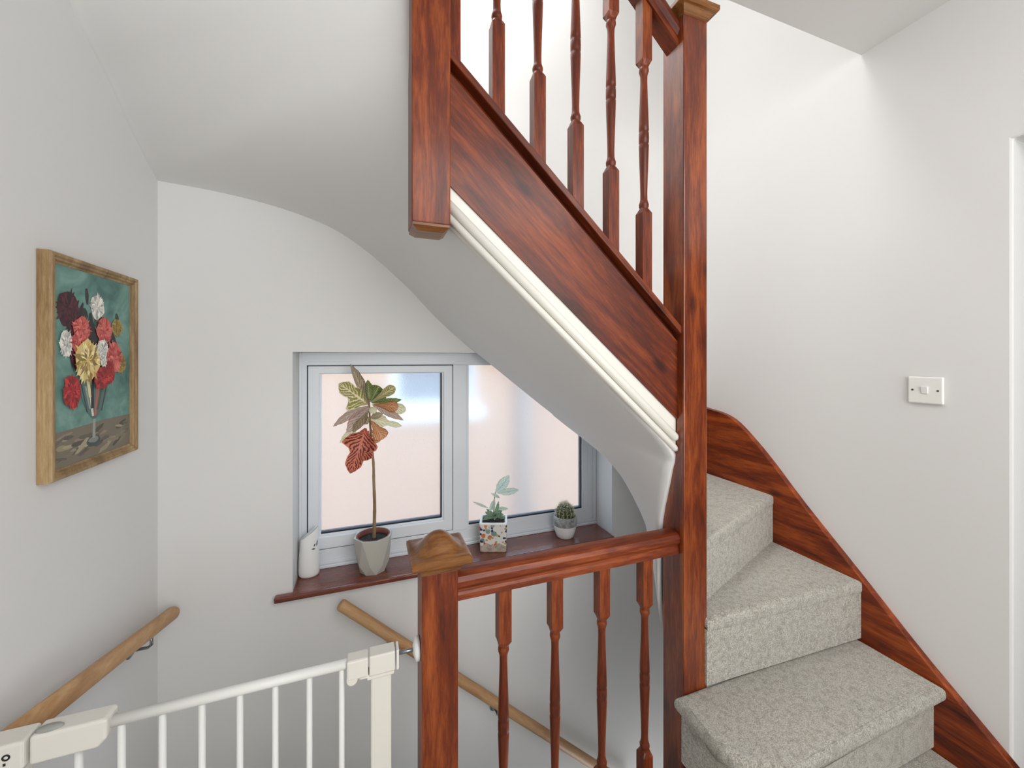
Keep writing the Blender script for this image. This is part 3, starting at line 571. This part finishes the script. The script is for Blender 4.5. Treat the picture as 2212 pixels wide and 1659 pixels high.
SH = {'lance': [(0, 0.05), (0.12, 0.35), (0.35, 0.85), (0.55, 1.0), (0.75, 0.8), (0.92, 0.35), (1, 0.02)],
      'lobe': [(0, 0.06), (0.10, 0.25), (0.22, 0.72), (0.34, 1.0), (0.43, 0.95), (0.50, 0.55), (0.58, 0.40), (0.70, 0.46), (0.82, 0.45), (0.93, 0.25), (1, 0.02)],
      'spoon': [(0, 0.05), (0.2, 0.25), (0.45, 0.45), (0.7, 0.95), (0.85, 1.0), (0.95, 0.65), (1, 0.05)]}
def leaf(parent, a, b, wd, m, shape='lance', bend=0.01, roll=0.0, facing=(0.15, -1, 0.25), cup=0.15, name='leaf', asym=0.0):
    a, b = Vector(a), Vector(b); d = b - a; ln = d.length; t = d.normalized(); n = Vector(facing); n = (n - t * n.dot(t)).normalized(); s = t.cross(n)
    if roll: rm = Matrix.Rotation(roll, 3, t); n = rm @ n; s = rm @ s
    sh = SH[shape]; bm = new(); uvl = bm.loops.layers.uv.new('UVMap'); rows = []; K = 28; W = 8
    for i in range(K + 1):
        u = i / K
        for (u0, w0), (u1, w1) in zip(sh, sh[1:]):
            if u <= u1 + 1e-9: f = (u - u0) / (u1 - u0); f = f * f * (3 - 2 * f); hw = w0 + (w1 - w0) * f; break
        hw *= wd / 2; c = a + t * (ln * u) + n * (bend * 4 * u * (1 - u)); row = []
        for j in range(W + 1):
            v = 2 * j / W - 1; k = hw * (1 + asym * v); row.append((bm.verts.new(c + s * (k * v) + n * (-cup * hw * v * v + 0.04 * hw * math.sin(u * 22 + v * 3) * abs(v))), u, 0.5 + v / 2))
        rows.append(row)
    for i in range(K):
        for j in range(W):
            q = (rows[i][j], rows[i][j + 1], rows[i + 1][j + 1], rows[i + 1][j]); f = bm.faces.new([e[0] for e in q]); f.smooth = True
            for lp, e in zip(f.loops, q): lp[uvl].uv = (e[1], e[2])
    return mk(name, bm, m, parent)

# ------------------------------------------------------------------ croton in a faceted pot
PX, PY = 0.018, 1.783
cp = empty('potted_croton', (PX, PY, WZ0), 'tall croton with red and yellow-green leaves in a faceted grey pot', 'potted plant')
def oct_(r, z, off=0.0, n=8): return [(PX + r * math.cos(2 * math.pi * (k + off) / n), PY + r * math.sin(2 * math.pi * (k + off) / n), WZ0 + z) for k in range(n)]
bm = new()
def vring(pts): return [bm.verts.new(p) for p in pts]
A = vring(oct_(0.052, 0.0, 0.25)); B = vring(oct_(0.066, 0.040, 0.75)); C = vring(oct_(0.079, 0.150, 0.25)); Dd = vring(oct_(0.071, 0.150, 0.25)); E_ = vring(oct_(0.066, 0.118, 0.25))
bm.faces.new(A[::-1])
for k in range(8):
    j = (k + 1) % 8
    bm.faces.new((A[k], A[j], B[k])); bm.faces.new((B[k], A[j], B[j])); bm.faces.new((B[k], B[j], C[j])); bm.faces.new((B[k], C[j], C[k]))
    bm.faces.new((C[k], C[j], Dd[j], Dd[k])); bm.faces.new((Dd[k], Dd[j], E_[j], E_[k]))
mk('pot', bm, paint('stone_grey_ceramic', lin(186, 184, 174), 0.55, 0.1, 300), cp, label='faceted stone-grey pot')
bm = new(); lathe(bm, [(0.069, 0.151), (0.067, 0.152), (0.064, 0.150), (0.062, 0.120)], 32, (PX, PY, WZ0), False); mk('inner_pot', bm, mat('brown_plastic_pot', lin(120, 66, 54), 0.5)[0], cp, label='brown plastic inner pot rim')
def soil_mat():
    m, N, L, b = mat('dark_soil', rough=0.95); tc = N.new('ShaderNodeTexCoord'); n = noise(N, 220, 3, 0.7); L.new(tc.outputs['Object'], n.inputs['Vector'])
    r = ramp(N, [(0.42, lin(18, 15, 13)), (0.6, lin(48, 40, 34)), (0.72, lin(150, 140, 128))]); L.new(n.outputs[0], r.inputs[0]); L.new(r.outputs[0], b.inputs['Base Color']); bump(N, L, b, n.outputs[0], 1.0, 0.01); return m
M['soil'] = soil_mat()
bm = new(); lathe(bm, [(0.063, 0.112), (0.063, 0.130), (0.04, 0.134), (0.001, 0.136)], 28, (PX, PY, WZ0)); mk('soil', bm, M['soil'], cp)
bm = new(); sp_ = cr([(0.0215, PY, -0.77), (0.0225, PY, -0.70), (0.0235, PY, -0.62), (0.020, PY, -0.52), (0.0185, PY, -0.446), (0.010, PY, -0.346), (0.004, PY, -0.25), (0.001, PY, -0.17)], 5)
tube(bm, sp_, [0.0075 - 0.0042 * i / (len(sp_) - 1) + 0.0006 * (i % 4 == 0) for i in range(len(sp_))], 10); mk('stem', bm, wood('woody_stem', lin(88, 66, 46), lin(132, 106, 78), lin(160, 136, 104), 'z', rough=0.8, coat=0, knots=False), cp)
def lf2(a, b, wd, m, shape='lance', ya=0.0, yb=-0.02, **k): return leaf(cp, (a[0], PY + ya, a[1]), (b[0], PY + yb, b[1]), wd * 1.3, LM[m], shape, **k)
lf2((-0.005, -0.194), (-0.115, -0.101), 0.105, 'g', 'lobe', yb=-0.03)
lf2((-0.002, -0.200), (-0.073, -0.022), 0.030, 'b', 'lance', yb=0.0, bend=0.01, asym=0.3)
lf2((0.001, -0.185), (-0.004, -0.090), 0.030, 'd', 'lance', yb=0.01)
lf2((0.008, -0.186), (0.105, -0.119), 0.034, 'g', 'spoon', yb=-0.05)
lf2((0.006, -0.184), (0.042, -0.118), 0.046, 'd', 'spoon', yb=0.02)
lf2((0.010, -0.186), (0.072, -0.150), 0.044, 'd', 'lance', yb=0.03)
lf2((0.012, -0.188), (0.137, -0.181), 0.026, 'd', 'lance', yb=0.02, roll=0.5)
lf2((0.012, -0.190), (0.154, -0.226), 0.036, 'y', 'spoon', yb=0.0)
lf2((0.015, -0.196), (0.118, -0.206), 0.036, 'o', 'spoon', yb=-0.05)
lf2((0.012, -0.195), (0.140, -0.263), 0.026, 'p', 'lance', yb=-0.045)
lf2((0.003, -0.200), (-0.137, -0.276), 0.030, 'p', 'lance', yb=-0.03, bend=0.02, roll=0.4)
lf2((0.003, -0.203), (-0.085, -0.300), 0.046, 'p', 'lance', yb=-0.05)
lf2((0.0, -0.215), (-0.060, -0.300), 0.034, 'b', 'lance', yb=-0.06, roll=0.4)
lf2((0.005, -0.258), (0.134, -0.290), 0.042, 'y', 'lobe', yb=-0.03)
lf2((0.008, -0.262), (0.056, -0.336), 0.050, 'o', 'spoon', yb=-0.055)
lf2((0.005, -0.252), (0.058, -0.232), 0.022, 'b', 'lance', yb=-0.03)
lf2((0.003, -0.250), (-0.034, -0.268), 0.030, 'b', 'lance', yb=-0.03)
lf2((0.002, -0.207), (0.030, -0.232), 0.026, 'y', 'lance', yb=-0.02)
lf2((-0.039, -0.280), (-0.112, -0.344), 0.024, 'y', 'lance', yb=-0.03)
lf2((-0.012, -0.292), (-0.071, -0.466), 0.112, 'r', 'lobe', ya=-0.014, yb=-0.055, cup=0.3, bend=0.02)
lf2((0.000, -0.305), (-0.026, -0.428), 0.062, 'r', 'spoon', ya=-0.008, yb=-0.02)
lf2((0.010, -0.302), (0.043, -0.360), 0.036, 'o', 'spoon', ya=0.01, yb=0.015)
lf2((0.006, -0.362), (-0.014, -0.436), 0.032, 'p', 'lance', ya=0.01, yb=0.015)

# ------------------------------------------------------------------ variegated plant in a floral cube pot
QX, QY = 0.560, 1.795; rot = R(-20)
fp = empty('potted_variegated_plant', (QX, QY, WZ0), 'small variegated plant in a square floral pot on the sill', 'potted plant')
def floral():
    m, N, L, b = mat('floral_glaze', lin(226, 222, 214), 0.35)
    tc = N.new('ShaderNodeTexCoord'); sx = N.new('ShaderNodeSeparateXYZ'); L.new(tc.outputs['Object'], sx.inputs[0])
    cur = None
    nz = noise(N, 70, 3, 0.6); L.new(tc.outputs['Object'], nz.inputs['Vector'])
    base = N.new('ShaderNodeMix'); base.data_type = 'RGBA'; base.inputs[6].default_value = lin(228, 225, 218); base.inputs[7].default_value = lin(206, 204, 198); L.new(nz.outputs[0], base.inputs[0]); cur = base.outputs[2]
    for sc, th, c0, c1, off in ((34, 0.42, lin(96, 124, 116), lin(170, 184, 170), 3.1), (36, 0.44, lin(176, 72, 44), lin(218, 124, 84), 0.0), (58, 0.40, lin(18, 26, 60), lin(40, 56, 96), 7.7), (66, 0.34, lin(150, 128, 70), lin(186, 160, 96), 1.9)):
        mp = N.new('ShaderNodeMapping'); mp.inputs['Location'].default_value = (off, off * 0.7, off * 1.3); L.new(tc.outputs['Object'], mp.inputs['Vector'])
        ad = N.new('ShaderNodeVectorMath'); ad.operation = 'MULTIPLY_ADD'; ad.inputs[1].default_value = (0.012,) * 3; L.new(nz.outputs[1], ad.inputs[0]); L.new(mp.outputs[0], ad.inputs[2])
        v = N.new('ShaderNodeTexVoronoi'); v.inputs['Scale'].default_value = sc; L.new(ad.outputs[0], v.inputs['Vector'])
        lt = N.new('ShaderNodeMath'); lt.operation = 'LESS_THAN'; lt.inputs[1].default_value = th; L.new(v.outputs['Distance'], lt.inputs[0])
        sc2 = N.new('ShaderNodeSeparateColor'); L.new(v.outputs['Color'], sc2.inputs[0])
        g2 = N.new('ShaderNodeMath'); g2.operation = 'GREATER_THAN'; g2.inputs[1].default_value = 0.45; L.new(sc2.outputs[0], g2.inputs[0])
        mu = N.new('ShaderNodeMath'); mu.operation = 'MULTIPLY'; L.new(lt.outputs[0], mu.inputs[0]); L.new(g2.outputs[0], mu.inputs[1])
        cc = N.new('ShaderNodeMix'); cc.data_type = 'RGBA'; cc.inputs[6].default_value = c0; cc.inputs[7].default_value = c1; L.new(sc2.outputs[1], cc.inputs[0])
        mx = N.new('ShaderNodeMix'); mx.data_type = 'RGBA'; L.new(mu.outputs[0], mx.inputs[0]); L.new(cur, mx.inputs[6]); L.new(cc.outputs[2], mx.inputs[7]); cur = mx.outputs[2]
    zz = N.new('ShaderNodeMath'); zz.operation = 'PINGPONG'; zz.inputs[1].default_value = 0.028; L.new(sx.outputs[0], zz.inputs[0])
    th = N.new('ShaderNodeMath'); th.operation = 'MULTIPLY_ADD'; th.inputs[1].default_value = 0.5; th.inputs[2].default_value = 0.030; L.new(zz.outputs[0], th.inputs[0])
    gt = N.new('ShaderNodeMath'); gt.operation = 'LESS_THAN'; L.new(sx.outputs[2], gt.inputs[0]); L.new(th.outputs[0], gt.inputs[1])
    cr_ = ramp(N, [(0.35, lin(150, 138, 124)), (0.65, lin(190, 178, 164))]); L.new(nz.outputs[0], cr_.inputs[0])
    f = N.new('ShaderNodeMix'); f.data_type = 'RGBA'; L.new(gt.outputs[0], f.inputs[0]); L.new(cur, f.inputs[6]); L.new(cr_.outputs[0], f.inputs[7]); L.new(f.outputs[2], b.inputs['Base Color'])
    return m
def rsq(hx, hy, z, r=0.006, n=4):
    out = []
    for sx, sy, a0 in ((1, 1, 0), (-1, 1, 90), (-1, -1, 180), (1, -1, 270)):
        for k in range(n + 1): a = R(a0 + 90 * k / n); out.append((sx * (hx - r) + r * math.cos(a), sy * (hy - r) + r * math.sin(a), z))
    return out
bm = new(); ringloft(bm, [rsq(hx, hy, z) for hx, hy, z in ((0.058, 0.047, 0), (0.061, 0.050, 0.004), (0.064, 0.053, 0.128))], smooth=False); po = mk('pot', bm, floral(), fp, (QX, QY, WZ0), label='square floral glazed pot with bare stone base'); po.rotation_euler = (0, 0, rot)
bm = new(); ringloft(bm, [rsq(hx, hy, z) for hx, hy, z in ((0.064, 0.053, 0.128), (0.0645, 0.0535, 0.134), (0.063, 0.052, 0.136), (0.055, 0.044, 0.136), (0.054, 0.043, 0.118), (0.02, 0.02, 0.1285)[:3])], cap=False, smooth=False); rimo = mk('rim', bm, M['white'], fp, (QX, QY, WZ0)); rimo.rotation_euler = (0, 0, rot)
bm = new(); ringloft(bm, [rsq(0.052, 0.041, z) for z in (0.128, 0.130)]); so_ = mk('soil', bm, M['soil'], fp, (QX, QY, WZ0)); so_.rotation_euler = (0, 0, rot)
VG = leaf_mat('leaf_variegated', lin(52, 104, 62), lin(92, 140, 92), lin(196, 214, 190), lin(222, 226, 206), 7, vw=0.86)
VW = leaf_mat('leaf_silver_white', lin(196, 212, 200), lin(214, 226, 216), lin(150, 180, 160), lin(190, 186, 150), 8, vw=0.9)
def vp(px, py, y):
    u = (px - 1106) / 850; v = (775 - py) / 850; s, c = math.sin(R(20)), math.cos(R(20)); d = y / (c - s * u); return ((s + c * u) * d, y, v * d)
bm = new(); tube(bm, [(0.563, QY, -0.775), (0.560, QY, -0.70), (0.566, QY, -0.655), (0.569, QY, -0.635)], [0.003, 0.0025, 0.002, 0.0015], 8); mk('stem', bm, mat('green_stem', lin(110, 126, 84), 0.6)[0], fp)
Q = lambda px, py, yy=0.0: (0.560 + (px - 1064) * 0.00225, QY + yy, -0.640 - (py - 1073) * 0.00222)
for a, b, wd, m, sh in (((1068, 1072), (1096, 1036), 0.052, VW, 'lance'), ((1070, 1074), (1118, 1070), 0.034, VW, 'lance'), ((1078, 1086), (1055, 1070), 0.014, VW, 'lance'), ((1053, 1105), (1016, 1083), 0.012, VW, 'lance'), ((1066, 1102), (1055, 1102), 0.028, VW, 'lance'), ((1066, 1086), (1052, 1108), 0.026, VW, 'lance'),
                       ((1066, 1106), (1094, 1108), 0.018, VW, 'lance'), ((1064, 1124), (1072, 1088), 0.020, VG, 'lance')): leaf(fp, Q(*a), Q(b[0], b[1], -0.02), wd, m, sh)
for k in range(16):
    a = -170 + 340 * k / 15; ca, sa = math.cos(R(a)), math.sin(R(a)); L0 = random.uniform(0.045, 0.070)
    leaf(fp, (0.562, QY, -0.765 + random.uniform(0, 0.02)), (0.562 + L0 * sa, QY - L0 * ca * 0.75, -0.762 + random.uniform(-0.012, 0.045)), random.uniform(0.014, 0.022), VG, 'lance', bend=0.012, facing=(0.1 * sa, -0.6, 0.8))

# ------------------------------------------------------------------ cactus
KX, KY = 0.936, 1.785
cc = empty('potted_cactus', (KX, KY, WZ0), 'small round spiny cactus in a white pot with grey band', 'potted plant')
bm = new(); lathe(bm, [(0.038, 0.0), (0.042, 0.003), (0.052, 0.03), (0.0585, 0.062)], 36, (KX, KY, WZ0), False); bm.faces.new([v for v in bm.verts if abs(v.co.z - WZ0) < 1e-6]); mk('pot', bm, M['white'], cc)
bm = new(); lathe(bm, [(0.0587, 0.062), (0.061, 0.078), (0.060, 0.094), (0.056, 0.106), (0.054, 0.108), (0.051, 0.106), (0.050, 0.090)], 36, (KX, KY, WZ0), False)
def speck():
    m, N, L, b = mat('grey_marbled_band', rough=0.5); tc = N.new('ShaderNodeTexCoord'); n = noise(N, 40, 4, 0.7); L.new(tc.outputs['Object'], n.inputs['Vector']); r = ramp(N, [(0.38, lin(122, 122, 120)), (0.6, lin(172, 172, 170))]); L.new(n.outputs[0], r.inputs[0]); L.new(r.outputs[0], b.inputs['Base Color']); return m
mk('pot_band', bm, speck(), cc, label='grey marbled upper band of the pot')
bm = new(); lathe(bm, [(0.050, 0.088), (0.050, 0.096), (0.001, 0.098)], 24, (KX, KY, WZ0)); mk('soil', bm, M['soil'], cc)
bm = new(); rows = []; nr = 14; nt = nr * 6; CR, CH = 0.046, 0.050
crn = lambda th, ph: (CR * math.cos(ph) * (0.90 + 0.10 * math.cos(nr * th)))
rows = [[(KX + crn(2 * math.pi * k / nt, ph) * math.cos(2 * math.pi * k / nt), KY + crn(2 * math.pi * k / nt, ph) * math.sin(2 * math.pi * k / nt), WZ0 + 0.118 + CH * math.sin(ph)) for k in range(nt)] for ph in [R(-35 + 122 * i / 16) for i in range(17)]]
ringloft(bm, rows); cb = mk('cactus_body', bm, mat('cactus_green', lin(74, 84, 50), 0.6)[0], cc)
bm = new()
for r in range(nr):
    th = 2 * math.pi * r / nr
    for i in range(9):
        ph = R(-22 + 13 * i); base = Vector((KX + CR * math.cos(ph) * math.cos(th), KY + CR * math.cos(ph) * math.sin(th), WZ0 + 0.118 + CH * math.sin(ph))); nrm = (base - Vector((KX, KY, WZ0 + 0.118))).normalized()
        for k in range(6):
            t = Vector((random.gauss(0, 1), random.gauss(0, 1), random.gauss(0, 1))); t = (t - nrm * t.dot(nrm)).normalized(); dr = (nrm * random.uniform(0.3, 1.0) + t).normalized(); ln = random.uniform(0.012, 0.022) * (1.25 if i > 6 else 1)
            s1 = dr.cross(nrm).normalized() * 0.0006; s2 = dr.cross(s1).normalized() * 0.0006; tip = bm.verts.new(base + dr * ln); tr = [bm.verts.new(base - nrm * 0.0008 + v) for v in (s1, -s1 * 0.5 + s2, -s1 * 0.5 - s2)]
            for q in range(3): bm.faces.new((tr[q], tr[(q + 1) % 3], tip))
tag(mk('spines', bm, mat('pale_spines', lin(232, 226, 204), 0.6)[0], cc, label='pale cactus spines'), kind='stuff')
